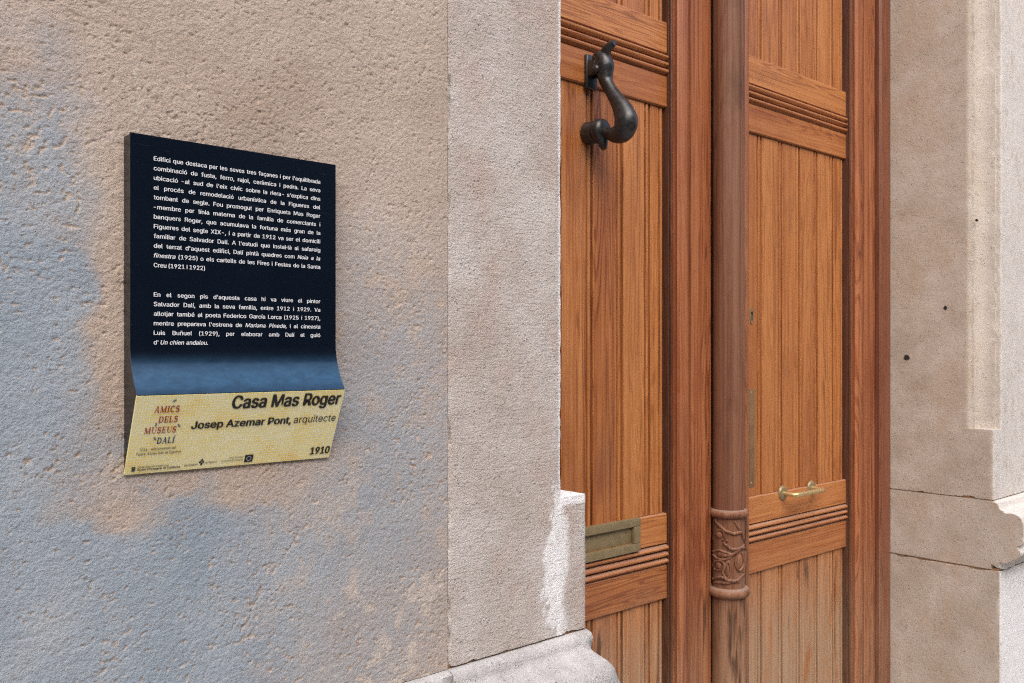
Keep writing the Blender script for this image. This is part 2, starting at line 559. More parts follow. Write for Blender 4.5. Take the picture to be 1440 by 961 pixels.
# ------------------------------------------------------------------ rendered wall
wall = thing('rendered_wall', 'rough tan rendered wall with faded blue grey paint patches, behind the black plaque', 'wall', (0.2, 0.0, ZG))
WX1 = 0.7672
ZM = -0.445      # top of the base moulding
def seg_dist(X, Z, pts):
    d = np.full(X.shape, 9.0)
    for (x0, z0), (x1, z1) in zip(pts, pts[1:]):
        dx, dz = x1 - x0, z1 - z0
        t = np.clip(((X - x0) * dx + (Z - z0) * dz) / (dx * dx + dz * dz), 0, 1)
        d = np.minimum(d, np.hypot(X - x0 - t * dx, Z - z0 - t * dz))
    return d
def blob(X, Z, cx, cz, rx, rz, soft=.5):
    r = np.sqrt(((X - cx) / rx) ** 2 + ((Z - cz) / rz) ** 2)
    return 1 - sstep(1 - soft, 1 + soft, r)
def build_render_coat():
    st = 0.0012
    xs = np.concatenate([np.linspace(-2.4, .17, 60)[:-1], np.arange(.17, WX1, st), [WX1]])
    zs = np.concatenate([np.linspace(ZM + .001, .54, int((.54 - ZM) / st)), np.linspace(.54, 2.6, 40)[1:]])
    X, Z = np.meshgrid(xs, zs, indexing='ij')
    xm, zm = X * D * 1000, Z * D * 1000     # millimetres
    h = (fbm(xm / 7, zm / 7, 0, 3, .6) - .5) * 2.3
    h += (vnoise(xm / 3.1, zm / 2.9, 3.3) - .5) * 1.5
    h += (fbm(xm / 60, zm / 60, 9, 2) - .5) * 3.0
    warp = vnoise(xm / 14, zm / 14, 5) * 6
    pn = .72 * vnoise((xm + warp) / 5.2, (zm + warp * .4) / 4.2, 11.7) + .28 * vnoise(xm / 2.4, zm / 2.4, 13.1)
    dens = sstep(.40, .66, fbm(xm / 70, zm / 70, 4, 3))
    pit = sstep(.74 - .10 * dens, .85 - .09 * dens, pn)
    h -= pit * 2.4
    # hairline crack and scrapes
    jz = (vnoise(xm / 7, zm / 7, 21) - .5) * .016
    jx = (vnoise(xm / 7, zm / 7, 27) - .5) * .016
    crack = seg_dist(X + jx, Z + jz, [(.721, -.047), (.661, -.102), (.596, -.166), (.556, -.205), (.519, -.239), (.491, -.271), (.475, -.301), (.467, -.326)])
    ck = (1 - sstep(.0006, .0020, crack)) * sstep(.30, .45, vnoise(xm / 22, zm / 22, 8))
    h -= ck * 2.6
    pale = 1 - sstep(.0006, .0020, seg_dist(X + jx * .8, Z + jz * .8, [(.336, .323), (.340, .312), (.341, .299), (.344, .277), (.337, .262)]))
    pale = np.maximum(pale, 1 - sstep(.0005, .0017, seg_dist(X + jx, Z + jz, [(.303, .273), (.306, .248)])))
    pale *= sstep(.35, .6, vnoise(xm / 6, zm / 6, 30)) * .75
    low = fbm(xm / 26, zm / 26, 33, 4)
    pale = np.maximum(pale, .55 * sstep(.60, .70, low) * sstep(-.22, -.34, Z) * sstep(.50, .62, X))
    h += pale * .7
    # blue-grey paint patches (worn spray paint over the tan render)
    n1 = fbm(xm / 75, zm / 75, 40, 4) - .5
    n2 = fbm(xm / 15, zm / 15, 50, 3) - .5
    Xn, Zn = X + n1 * .09, Z + n1 * .10
    mk = blob(Xn, Zn, .12, .02, .195, .285, .30)
    mk = np.maximum(mk, blob(Xn, Zn, .24, -.31, .36, .23, .45))
    mk = np.maximum(mk, .85 * blob(Xn, Zn, .47, -.265, .18, .12, .7))
    mk = np.maximum(mk, .72 * blob(Xn, Zn, .66, -.15, .14, .23, .8))
    mk = np.maximum(mk, .42 * blob(Xn, Zn, .635, .05, .05, .13, .7))
    mk = np.maximum(mk, .55 * blob(Xn, Zn, .60, -.39, .14, .09, .6))
    bare = blob(Xn, Zn, .435, .06, .140, .225, .16)
    bare = np.maximum(bare, .9 * blob(Xn, Zn, .40, -.145, .12, .030, .5))
    bare = np.maximum(bare, .6 * blob(Xn, Zn, .50, -.14, .12, .030, .6))
    mk = mk * (1 - bare * (1 - .45 * sstep(.60, .63, X)))
    mk = np.clip(mk + n2 * .5 * mk * (1.25 - mk) + (sstep(.56, .70, low) * -.25 * sstep(.35, .55, X)), 0, 1)
    Y = .0010 - h / 1000 / D * .50
    V = np.stack([X, Y, Z], -1).reshape(-1, 3)
    return np_mesh('render_coat', V, grid_faces(*X.shape), MAT['stucco'], wall, dict(paint=mk, pit=np.maximum(pit, ck), pale=pale), smooth=180)
build_render_coat()
m = MB(); m.box(-2.4, WX1 - .002, .012, .42, ZG, 2.6); m.build('masonry', MAT['stucco'], wall)

# ------------------------------------------------------------------ stone piers
MOULD = [(0, 0), (-.006, -.001), (-.0118, -.004), (-.0150, -.010), (-.0165, -.018), (-.021, -.0235), (-.031, -.0270), (-.045, -.0290), (-.0575, -.0318), (-.067, -.0360), (-.072, -.0415), (-.0765, -.052), (-.078, -.066), (-.078, -.135), (-.072, -.146), (-.058, -.157), (-.042, -.168), (-.030, -.180), (-.022, -.196)]
def dense(poly, step, closed=True):
    out = []
    n = len(poly)
    for i in range(n if closed else n - 1):
        a, b = np.array(poly[i], float), np.array(poly[(i + 1) % n], float)
        L = np.hypot(*(b - a))
        k = max(1, int(round(L / step)))
        for j in range(k):
            out.append(a + (b - a) * j / k)
    if not closed:
        out.append(np.array(poly[-1], float))
    return np.array(out)
def rough(V, amp, seed=0.0):
    mm = V * D * 1000
    o = np.stack([fbm(mm[:, 0] / 22, mm[:, 1] / 22, mm[:, 2] / 22 + 50 * i + seed, 3, .6) - .5 for i in range(3)], -1)
    return V + o * amp * 2 / 1000 / D
def corner_mask(P2):
    prev, nxt = np.roll(P2, 1, 0), np.roll(P2, -1, 0)
    a, b = P2 - prev, nxt - P2
    a /= np.linalg.norm(a, axis=1)[:, None] + 1e-9
    b /= np.linalg.norm(b, axis=1)[:, None] + 1e-9
    return np.clip(1 - (a * b).sum(1), 0, 1), (b - a)
def sweep_z(prof, z0, z1, step, mx, amp, chip, top=True, bottom=True, seed=0.0, worn=(1, 1)):
    """prof: (lx, y) closed; returns verts, faces, ngons"""
    P = dense(prof, step)
    cm, inw = corner_mask(P)
    zs = np.linspace(z0, z1, max(2, int((z1 - z0) / step) + 1))
    n, k = len(P), len(zs)
    PX = np.repeat(P[:, None, :], k, 1)
    Zg = np.repeat(zs[None, :], n, 0)
    c = chip * (.25 + 1.9 * sstep(.45, .85, fbm(Zg * D * 1000 / 26, PX[:, :, 0] * 60 + seed, PX[:, :, 1] * 60, 3, .6)))
    PX = PX + inw[:, None, :] * (cm[:, None] * c)[:, :, None] * .6
    per = np.cumsum(np.hypot(*(P - np.roll(P, 1, 0)).T)) * D * 1000
    for j, sg, sd in ((0, 1, 3.1), (k - 1, -1, 7.7)):
        Zg = Zg.copy()
        Zg[:, j] += worn[0 if sg > 0 else 1] * sg * min(step * .8, chip * 1.1) * sstep(.50, .78, fbm(per / 30, seed + sd, 0, 3, .6))
    V = np.stack([PX[:, :, 0], PX[:, :, 1], Zg], -1).reshape(-1, 3)
    V[:, 0] = mx(V[:, 0])
    V = rough(V, amp, seed)
    Fq = grid_faces(n, k, True)
    idx = np.arange(n * k).reshape(n, k)
    ex = []
    if bottom: ex.append(idx[:, 0].tolist())
    if top: ex.append(idx[:, -1].tolist())
    return V, Fq, ex
def sweep_x(prof, x0, x1, step, mx, amp, chip, seed=0.0):
    """prof: (y, z) closed, swept along lx"""
    P = dense(prof, step)
    cm, inw = corner_mask(P)
    xs = np.linspace(x0, x1, max(2, int(abs(x1 - x0) / step) + 1))
    n, k = len(P), len(xs)
    PX = np.repeat(P[:, None, :], k, 1)
    Xg = np.repeat(xs[None, :], n, 0)
    endc = 1 - sstep(0, step * 3, np.minimum(Xg - xs.min(), xs.max() - Xg))
    c = chip * (.2 + 1.9 * sstep(.45, .85, fbm(Xg * D * 1000 / 24, PX[:, :, 0] * 70 + seed, PX[:, :, 1] * 70, 3, .6)))
    PX = PX + inw[:, None, :] * (cm[:, None] * c)[:, :, None] * .5
    # broken arris at the two ends: pull the outer skin in towards the core
    chipn = sstep(.46, .8, fbm(PX[:, :, 0] * D * 1000 / 32, PX[:, :, 1] * D * 1000 / 32, seed + 4, 2, .5))
    core = np.array([.05, P[:, 1].mean()])
    dv = core - PX
    dv /= np.linalg.norm(dv, axis=2)[:, :, None]
    vis = (PX[:, :, 0] < .004)
    PX = PX + dv * (endc * chipn * chip * 3.0 * vis)[:, :, None]
    V = np.stack([Xg, PX[:, :, 0], PX[:, :, 1]], -1).reshape(-1, 3)
    V[:, 0] = mx(V[:, 0])
    V = rough(V, amp, seed)
    idx = np.arange(n * k).reshape(n, k)
    Fq = [grid_faces(n, k, True)]
    ex = []
    Vs = [V]
    off = len(V)
    cpt = np.array([P[:, 0].min() * .25 + .03, (P[:, 1].min() + P[:, 1].max()) / 2])
    for j, xe in ((0, xs[0]), (k - 1, xs[-1])):
        prev = idx[:, j]
        for fr_ in (.05, .12, .22, .36, .52, .70, .88):
            Q = PX[:, j] + (cpt - PX[:, j]) * fr_
            R = np.stack([np.full(n, xe), Q[:, 0], Q[:, 1]], -1)
            R[:, 0] = mx(R[:, 0])
            R = rough(R, amp, seed)
            Vs.append(R)
            cur = np.arange(n) + off
            off += n
            Fq.append(np.stack([prev, np.roll(prev, -1), np.roll(cur, -1), cur], -1))
            prev = cur
        ex.append(prev.tolist())
    return np.concatenate(Vs), np.concatenate(Fq), ex
def merge(parts):
    Vs, Fs, Es, o = [], [], [], 0
    for V, Fq, ex in parts:
        Vs.append(V); Fs.append(Fq + o); Es += [[i + o for i in e] for e in ex]
        o += len(V)
    return np.concatenate(Vs), np.concatenate(Fs), Es

BACK = .44
def pier(root, mx, width, zm, zstop, mat, paintf, seed, step, chip, base_mat):
    CW, CD = .0565, .066
    # upper profile with the hollow (cavetto) running down the arris, (lx, y): lx = distance from the reveal
    up = [(width, 0), (CW + .0045, 0), (CW + .0010, .0015), (CW, .0050), (CW - .001, .0125), (CW - .0065, .0135)]
    for i in range(1, 8):
        t = math.pi / 2 * i / 7
        up.append((.011 + (CW - .0175) * math.cos(t) ** 1.0, .0135 + (CD - .024) * math.sin(t)))
    up += [(.009, CD - .0100), (.0085, CD - .003), (.0035, CD - .0005), (0, CD + .004), (0, BACK), (width, BACK)]
    lo = [(width, 0), (.005, 0), (.0015, .0015), (0, .005), (0, BACK), (width, BACK)]
    A = sweep_z(up, zstop, 1.91, step, mx, .55, chip, top=True, bottom=False, seed=seed, worn=(0, 0))
    B = sweep_z(lo, zm + .003, zstop, step, mx, .55, chip, seed=seed, worn=(1, 0))
    V, Fq, ex = merge([A, B])
    np_mesh('shaft', V, Fq, mat, root, dict(paint=paintf(V)), ex)
    prof = [(y, zm + z) for y, z in MOULD] + [(BACK, zm - .196), (BACK, zm)]
    V, Fq, ex = sweep_x(prof, 0, width, step, mx, .45, chip * 1.4, seed + 1)
    np_mesh('base_moulding', V, Fq, base_mat, root, dict(paint=paintf(V)), ex)
    pl = [(width, -.019), (.004, -.019), (0, -.015), (0, BACK), (width, BACK)]
    V, Fq, ex = sweep_z(pl, ZG, zm - .1995, step * 1.3, mx, .55, chip, seed=seed + 2)
    np_mesh('plinth', V, Fq, mat, root, dict(paint=paintf(V)), ex)
    mb = MB()
    for z0, z1, yy in ((zm - .004, zm + .007, .0035), (zm - .2035, zm - .1925, -.012)):
        xa, xb = sorted((mx(np.array([.0030]))[0], mx(np.array([width - .002]))[0]))
        mb.box(xa, xb, yy, BACK - .004, z0, z1)
    mb.build('mortar_joint', MAT['mortar'], root)

XL, XR = 1.0488, 2.727
def paint_left(V):
    mm = V * D * 1000
    n = fbm(mm[:, 0] / 22, mm[:, 2] / 34, mm[:, 1] / 30, 3, .6) - .5 + .55 * (fbm(mm[:, 0] / 7, mm[:, 2] / 7, mm[:, 1] / 9, 3, .6) - .5)
    x, z = V[:, 0], V[:, 2]
    edge = .955 + n * .050 + .026 * sstep(-.29, -.22, z) + .012 * sstep(-.38, -.44, z)
    a = sstep(0, .004, x - edge) * (1 - sstep(.994, 1.008, x + n * .03)) * sstep(-.200, -.240, z + n * .05) * (z > ZM + .002) * (.85 + .15 * sstep(-.1, .1, n))
    b = sstep(.9845, .9875, x + n * .004) * (z > -.24)      # light caught on the rounded arris, painted on as white
    c = .12 * (z < ZM + .002) * sstep(-.05, .12, n + .08)
    return np.clip(np.maximum(np.maximum(a, b), c), 0, 1)
def paint_right(V):
    mm = V * D * 1000
    n = fbm(mm[:, 0] / 16, mm[:, 2] / 30, mm[:, 1] / 20, 4, .6) - .5
    y, z, x = V[:, 1], V[:, 2], V[:, 0]
    fr = 1 - sstep(.000, .006, y + n * .012)
    lo = .48 + .52 * sstep(-.6, -.66, z)
    cove = .14 * (z > -.22) * (1 - sstep(.055, .066, y + n * .01))
    fr = fr * sstep(.0005, .005, x - XR - n * .004)
    return np.clip(np.maximum(fr * lo, cove), 0, 1)
pl_ = thing('stone_pier', 'pale dressed stone pier left of the door with white paint on its broken edge', 'pier', (XL - .14, .2, ZG), 'stone piers flanking the doorway')
pier(pl_, lambda l: XL - l, XL - .7677, ZM, -.227, MAT['stone'], paint_left, 3.0, .0050, .0048, MAT['stone_base'])
pr_ = thing('stone_pier', 'brown stone pier right of the door with hollow moulded corner and dark mortar joints', 'pier', (XR + .35, .2, ZG), 'stone piers flanking the doorway')
pier(pr_, lambda l: XR + l, .72, -.4225, -.2195, MAT['stone_right'], paint_right, 8.0, .0070, .0050, MAT['stone_right'])
# drilled holes in the right reveal
MAT['hole'] = mat_plain('dark_hole', (0.02, 0.014, 0.01), (0.04, 0.026, 0.018), .95)
for (y, z, r) in ((.249, -.013, .0085), (.133, .135, .0055), (.046, .385, .0040)):
    mb = MB()
    mb.lathe([(r * .4, -.0012), (r * .8, -.0016), (r, -.0006), (r * 1.05, .004)], (XR, y, z), 0, 14)
    for v in mb.bm.verts:
        v.co.y += (random.random() - .5) * r * .5
        v.co.z += (random.random() - .5) * r * .5
    mb.build('drill_hole', MAT['hole'], pr_)

# base moulding and plinth of the rendered wall
prof = [(y, ZM + z) for y, z in MOULD] + [(.40, ZM - .196), (.40, ZM)]
V, Fq, ex = sweep_x(prof, -2.4, WX1 - .001, .007, lambda l: l, .7, .004, 5.0)
np_mesh('base_moulding', V, Fq, MAT['stone_base'], wall, dict(paint=paint_left(V)), ex)
mb = MB(); mb.box(-2.4, WX1 - .001, -.019, .40, ZG, ZM - .198, .004); mb.build('plinth', MAT['stone'], wall)

nw = thing('rendered_wall', 'plain tan rendered wall continuing past the brown stone pier, beyond the doorway', 'wall', (6.0, .2, ZG))
mb = MB(); mb.box(XR + .722, 9.5, .004, BACK, ZG, 2.6); mb.build('render_coat', MAT['stucco'], nw)
lint = thing('stone_lintel', 'stone lintel spanning above the wooden double door, over both piers', 'lintel', (1.888, .2, 1.913))
mb = MB(); mb.box(.7677, XR + .72, 0, BACK, 1.913, 2.6, .006); mb.build('lintel_block', MAT['stone'], lint)
step_ = thing('door_step', 'low worn stone step under the wooden double door', 'step', (1.888, .2, ZG))
mb = MB(); mb.box(XL + .001, XR - .001, .02, BACK, ZG + .0005, ZG + .05, .006); mb.build('step_slab', MAT['paving'], step_)

# ------------------------------------------------------------------ door frame
ZF = ZG + .051
ZT = 1.90
fr = thing('door_frame', 'dark red stained wooden door frame set between the stone piers', 'door frame', (1.888, .36, ZF))
def jamb(mx):
    mb = MB()
    p = [(.001, .300), (.046, .300), (.054, .302), (.0585, .308), (.0585, .375), (.085, .375), (.085, .43), (.001, .43)]
    mb.prism([(mx(a), b) for a, b in p], 2, ZF, ZT)
    return mb
jamb(lambda a: XL + a).build('jamb', MAT['wood_dark'], fr)
jamb(lambda a: XR - a).build('jamb', MAT['wood_dark'], fr)
mb = MB(); mb.box(XL + .059, XR - .059, .302, .43, 1.83, ZT, .004); mb.build('head', MAT['wood_dark'], fr)

# ------------------------------------------------------------------ door leaves
YR, YS, YP, YB = .345, .318, .3520, .376
RAILS = [(1.66, 1.825, None), (.583, .785, (.659, .709)), (-.582, -.379, (-.500, -.452)), (ZF + .012, -1.13, None)]
def rail(leaf, x0, x1, z0, z1, beads):
    q = .0025
    pr = [(YB, z0), (YR + q, z0), (YR, z0 + q)]
    if beads:
        b0, b1 = beads
        hgt = (b1 - b0) / 3
        pr += [(YR, b0 - .003), (YR + .0045, b0 - .001)]
        for i in range(3):
            for k in range(1, 8):
                t = math.pi * k / 8
                pr.append((YR + .0085 - .0150 * math.sin(t), b0 + hgt * (i + .5 - .44 * math.cos(t))))
            pr.append((YR + .0125, b0 + hgt * (i + 1)))
        pr += [(YR + .0045, b1 + .001), (YR, b1 + .003)]
    pr += [(YR, z1 - q), (YR + q, z1), (YB, z1)]
    mb = MB()
    mb.prism(pr, 0, x0, x1)
    mb.build('rail', MAT['wood_h'], leaf, 30)
def planks(leaf, xs, z0, z1):
    mb = MB()
    rng = random.Random(int(xs[0] * 1000 + z1 * 100))
    for a, b in zip(xs, xs[1:]):
        dy = rng.uniform(-.0006, .0006)
        y = YP + dy
        g = .0005
        p = [(a + g, YB - .001), (a + g, y + .0140), (a + .0010, y + .0012), (a + .0024, y)]
        p += [(b - .0228, y), (b - .0216, y + .0012), (b - .0213, y + .0140), (b - .0168, y + .0140)]
        for k in range(0, 7):
            t = math.pi * k / 6
            p.append((b - .0113 - .0050 * math.cos(t), y + .003 - .0034 * math.sin(t)))
        p += [(b - .0058, y + .0140), (b - g, y + .0142), (b - g, YB - .001)]
        mb.prism(p, 2, z0 + .001, z1 - .001)
    mb.build('panel', MAT['wood_v'], leaf, 30)
def stile(leaf, x0, x1, inner, z0, z1, mat='wood_stile'):
    """inner = +1 if the moulded edge is the x1 side, -1 if it is x0"""
    w = x1 - x0
    p = [(0, YB), (0, YS + .0130), (.0045, YS + .0125), (.0045, YS + .0100)]
    for k in range(0, 8):
        t = math.pi * (.10 + .80 * k / 7)
        p.append((.025 - .0235 * math.cos(t), YS + .008 - .0135 * math.sin(t)))
    p += [(.0486, YS + .0085), (.0506, YS + .0085), (.0515, YS), (w - .003, YS), (w, YS + .003), (w, YB)]
    f = (lambda a: x0 + a) if inner < 0 else (lambda a: x1 - a)
    mb = MB()
    mb.prism([(f(a), b) for a, b in p], 2, z0, z1)
    mb.build('stile', MAT[mat], leaf, 30)
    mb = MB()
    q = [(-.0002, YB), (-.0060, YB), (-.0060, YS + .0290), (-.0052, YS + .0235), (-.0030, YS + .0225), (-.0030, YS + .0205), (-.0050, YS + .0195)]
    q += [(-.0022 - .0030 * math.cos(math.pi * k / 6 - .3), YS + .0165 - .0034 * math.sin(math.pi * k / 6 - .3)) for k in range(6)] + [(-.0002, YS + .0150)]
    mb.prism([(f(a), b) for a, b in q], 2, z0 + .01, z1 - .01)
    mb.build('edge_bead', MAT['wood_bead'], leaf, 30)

Z0L, Z1L = ZF + .004, 1.828
def leaf(x0, x1, sa, sb, label, grooves):
    lf = thing('door_leaf', label, 'door', ((x0 + x1) / 2, .36, Z0L), 'leaves of the wooden double door')
    stile(lf, x0, sa, 1, Z0L, Z1L)
    stile(lf, sb, x1, -1, Z0L, Z1L)
    for z0, z1, b in RAILS:
        rail(lf, sa + .0068, sb - .0068, z0, z1, b)
    g = [sa + .0068] + grooves + [sb - .0068]
    planks(lf, g, RAILS[1][1], RAILS[0][0])
    planks(lf, g, RAILS[2][1], RAILS[1][0])
    planks(lf, g, RAILS[3][1], RAILS[2][0])
    return lf
LL = leaf(1.1115, 1.8250, 1.235, 1.6915, 'left door leaf of orange brown planks carrying the black iron knocker and letter slot', [1.340, 1.4375, 1.537, 1.633])
RL = leaf(1.8885, 2.6645, 1.991, 2.541, 'right door leaf of orange brown planks with wooden half column and small brass pull', [2.0975, 2.199, 2.289, 2.385, 2.474])

# letter slot
LX0, LX1, LZ0, LZ1 = 1.345, 1.578, -.4515, -.3755
mb = MB()
yo, yi = .3345, .3440
bw, bh = .0215, .0185
mb.box(LX0, LX1, yo, YR + .002, LZ1 - bh, LZ1, .0012)
mb.box(LX0, LX1, yo, YR + .002, LZ0, LZ0 + bh, .0012)
mb.box(LX0, LX0 + bw, yo, YR + .002, LZ0 + bh + .0001, LZ1 - bh - .0001, .0012)
mb.box(LX1 - bw, LX1, yo, YR + .002, LZ0 + bh + .0001, LZ1 - bh - .0001, .0012)
slot = mb.build('letter_slot', MAT['brass_old'], LL)
mb = MB(); mb.box(LX0 + bw, LX1 - bw, yi, YR + .001, LZ0 + bh + .001, LZ1 - bh - .001, .001); mb.build('flap', MAT['brass_old'], slot)

# knocker
KX = 1.420
def P(y, z): return (KX, y, z)
ctrl = [(.324, .636, .015, .0130), (.309, .631, .0185, .0185), (.302, .614, .020, .0215), (.300, .596, .0170, .0180), (.296, .579, .0145, .0145), (.284, .560, .0140, .0138), (.267, .536, .0165, .0158), (.2500, .511, .0195, .0208), (.2405, .485, .0225, .0255), (.2490, .466, .0210, .0240), (.268, .4620, .0175, .0185), (.290, .4680, .0120, .0125), (.306, .474, .0130, .014)]
cc = catmull(ctrl, 6)
mb = MB()
mb.tube([P(c[0], c[1]) for c in cc], [(c[2], c[3]) for c in cc], 18)
# ears / horn curling up, cheek boss
hc = catmull([(.306, .620, .011), (.303, .637, .0115), (.294, .648, .0105), (.282, .6550, .0088), (.273, .6570, .0060)], 5)
mb.tube([P(c[0], c[1]) for c in hc], [c[2] for c in hc], 12)
mb.ball((KX - .0185,   .3095, .606), (.0085, .0100, .0100))
tail = catmull([(.312, .480, .018), (.309, .462, .0145), (.305, .446, .0095), (.302, .437, .0055)], 5)
mb.tube([P(c[0], c[1]) for c in tail], [c[2] for c in tail], 14)
mb.lathe([(.006, -.016), (.018, -.014), (.0245, -.008), (.0265, 0), (.0245, .007), (.016, .010)], (KX, .3125, .478), 1, 26)
kn = mb.build('door_knocker', MAT['iron'], LL, 50)
mb = MB(); mb.lathe([(.016, -.012), (.0225, -.010), (.0245, -.004), (.0245, .006), (.0255, .014)], (KX, .334, .4785), 1, 26)
mb.build('striker', MAT['iron'], kn, 50)
mb = MB()
mb.box(KX - .017, KX + .017, .3370, YR + .003, .573, .647, .003)
mb.box(KX - .016, KX - .009, .316, .338, .598, .632, .003)
mb.box(KX + .009, KX + .016, .316, .338, .598, .632, .003)
mb.build('hinge_plate', MAT['iron'], kn, 50)

# half column on the meeting stile
CX, CY, CR = 1.8615, .2945, .0388
mb = MB()
mb.lathe([(CR, -.3935), (CR, 1.82)], (CX, CY, 0), 2, 48)
mb.lathe([(CR + .0022, Z0L + .01), (CR + .0022, -.583)], (CX, CY, 0), 2, 48)
mb.box(1.874, 1.93, CY, YS + .001, Z0L + .01, 1.82)
col_ = mb.build('half_column', MAT['wood_col'], RL, 40)
mb = MB(); mb.box(1.800, 1.92, YB + .002, YB + .03, Z0L, 1.82); mb.build('rebate', MAT['wood_dark'], RL)
mb = MB()
mb.box(1.931, 1.962, .3055, YS + .001, Z0L + .012, 1.818, .003)
mb.build('fillet_strip', MAT['wood_stile'], RL)
def torus_band(mb, z, r, h):
    pr = [(CR - .004, z - h)] + [(CR + r * math.cos(t), z + h * math.sin(t)) for t in [math.pi * (-.5 + k / 10) for k in range(11)]] + [(CR - .004, z + h)]
    mb.lathe(pr, (CX, CY, 0), 2, 48)
mb = MB()
mb.lathe([(CR + .0005, -.583), (CR + .0005, -.3935)], (CX, CY, 0), 2, 48)
mb.box(1.93, 1.9415, CY - .004, YS - .012, -.583, -.395)
phi0 = math.atan2(-(CY + 1), -CX)
def carve(px, py, r=0.0):
    s = max(-.985, min(.985, (px - 217) / 127.0))
    ph = phi0 + math.asin(s)
    z = -((700 + py / 6.0) - 497) / 1259 * 2.165
    return (CX + (CR + r) * math.cos(ph), CY + (CR + r) * math.sin(ph), z)
def vine(pts, rr, n=6):
    c = catmull([carve(a, b, .0010) for a, b in pts], n)
    k = len(c)
    mb.tube(c, [1.25 * rr * (.55 + .45 * math.sin(math.pi * (.15 + .7 * i / (k - 1)))) for i in range(k)], 8)
vine([(112, 205), (150, 245), (200, 285), (260, 305), (310, 298), (325, 340), (340, 400)], .0034)
vine([(180, 390), (210, 412), (240, 435), (290, 437), (325, 430), (342, 445)], .0032)
vine([(342, 405), (300, 440), (250, 480), (200, 492), (150, 500)], .0032)
vine([(100, 480), (150, 455), (210, 470), (240, 487), (200, 522), (140, 527), (100, 505)], .0026)
vine([(205, 690), (175, 640), (190, 590), (215, 540), (235, 600), (222, 660), (205, 690)], .0026)
vine([(285, 475), (270, 560), (300, 620), (333, 570), (322, 470)], .0030)
vine([(100, 375), (128, 300), (165, 280), (190, 330), (180, 365)], .0028)
vine([(95, 610), (115, 560), (155, 540), (185, 570), (160, 620), (110, 625)], .0028)
vine([(100, 715), (160, 682), (220, 702), (280, 702), (335, 655)], .0036)
vine([(120, 735), (200, 722), (300, 715)], .0030)
vine([(265, 200), (290, 250), (318, 300)], .0026)
vine([(345, 470), (338, 560), (330, 640)], .0030)
for (a, b, r) in ((185, 388, .0034), (206, 366, .0032), (122, 208, .0034), (135, 226, .003), (175, 360, .003)):
    mb.ball(carve(a, b, .0010), r, 2)
def leaf_bump(a, b, wx, wz):
    c = Vector(carve(a, b)); n = (c - Vector((CX, CY, c.z))).normalized()
    t = Vector((-n.y, n.x, 0))
    for v in mb.ball((0, 0, 0), 1.0, 2):
        q = v.co.copy()
        v.co = c + t * q.x * wx + Vector((0, 0, 1)) * q.z * wz + n * q.y * .0044
for q in ((165, 492, .012, .008), (205, 615, .0062, .018), (302, 545, .0085, .018), (145, 325, .010, .010), (140, 585, .009, .010)):
    leaf_bump(*q)
mb.build('carved_collar', MAT['wood_col'], col_, 50)
mb = MB(); torus_band(mb, -.3910, .0100, .0100); mb.build('ring_moulding', MAT['wood_col'], col_, 60)
mb = MB(); torus_band(mb, -.5835, .0135, .0120); mb.build('ring_moulding', MAT['wood_col'], col_, 60)

# brass pull
mb = MB()
bar = [(2.187, .346, -.3835), (2.187, .325, -.3845), (2.1875, .311, -.385), (2.194, .305, -.3855), (2.206, .3045, -.3855), (2.318, .3045, -.3855), (2.329, .305, -.3855), (2.3355, .311, -.385), (2.336, .325, -.3845), (2.336, .346, -.3835)]
mb.tube(bar, [.0055, .0055, .0060, .0068, .0074, .0074, .0068, .0060, .0055, .0055], 14)
pull = mb.build('pull_handle', MAT['brass'], RL, 60)
for x in (2.187, 2.336):
    mb = MB(); mb.lathe([(.010, -.0062), (.0165, -.0052), (.0200, -.0025), (.0205, .001)], (x, YR, -.3835), 1, 22)
    mb.build('rosette', MAT['brass_old'], pull, 50)
# keyhole and lock plates on the first plank of the right leaf
mb = MB()
prof = [(2.048 + .0085 * math.cos(2 * math.pi * k / 24), .0995 + .0225 * math.sin(2 * math.pi * k / 24)) for k in range(24)]
mb.prism([(a, z) for a, z in prof], 1, .3505, YP + .002)
key = mb.build('keyhole_plate', MAT['brass_old'], RL)
mb = MB()
mb.lathe([(.0042, -.0005), (.0042, .0015)], (2.048, .3502, .106), 1, 16)
mb.prism([(2.0455, .087), (2.0505, .087), (2.0500, .104), (2.0460, .104)], 1, .3500, .3520)
mb.build('keyhole', MAT['ink_black'], key)
mb = MB(); mb.box(2.038, 2.0620, .3512, YP + .002, -.355, -.094, .0008)
MAT['bronze'] = mat_plain('dull_bronze', (0.27, 0.17, 0.085), (0.20, 0.12, 0.06), .5, .2, 30)
lp = mb.build('lock_plate', MAT['bronze'], RL)
for z in (-.105, -.344):
    mb = MB()
    mb.lathe([(.003, -.0012), (.004, -.0003), (.004, .001)], (2.047, .3512, z), 1, 14)
    mb.build('screw', MAT['brass_old'], lp)

# ------------------------------------------------------------------ plaque
PX0, PX1 = .3278, .5762
PT = .2347
pq = thing('wall_plaque', 'black and yellow information plaque with white text fixed to the rendered wall', 'plaque', ((PX0 + PX1) / 2, 0, -.132))
FRONT = [(-.0200, PT), (-.0200, .012)]
for k in range(1, 13):
    t = k / 12
    FRONT.append((-.0200 - .0215 * (t ** 2.1), .012 - .056 * (t * .92 + .08 * t * t)))
FOLD = FRONT[-1]
BOT = (-.0024, -.1310)
ins = .0022
mb = MB()
body = [(y + ins, z) for y, z in FRONT[:-1]] + [(FOLD[0] + ins, FOLD[1] + .001), (FOLD[0] + ins + .0005, FOLD[1] - .003), (BOT[0] + ins, BOT[1] + .0012), (.006, BOT[1] + .0012), (.006, PT - .001)]
body[0] = (body[0][0], PT - .001)
mb.prism(body, 0, PX0 + .0006, PX1 - .0006)
mb.build('plaque_body', MAT['black_side'], pq, 25)
mb = MB()
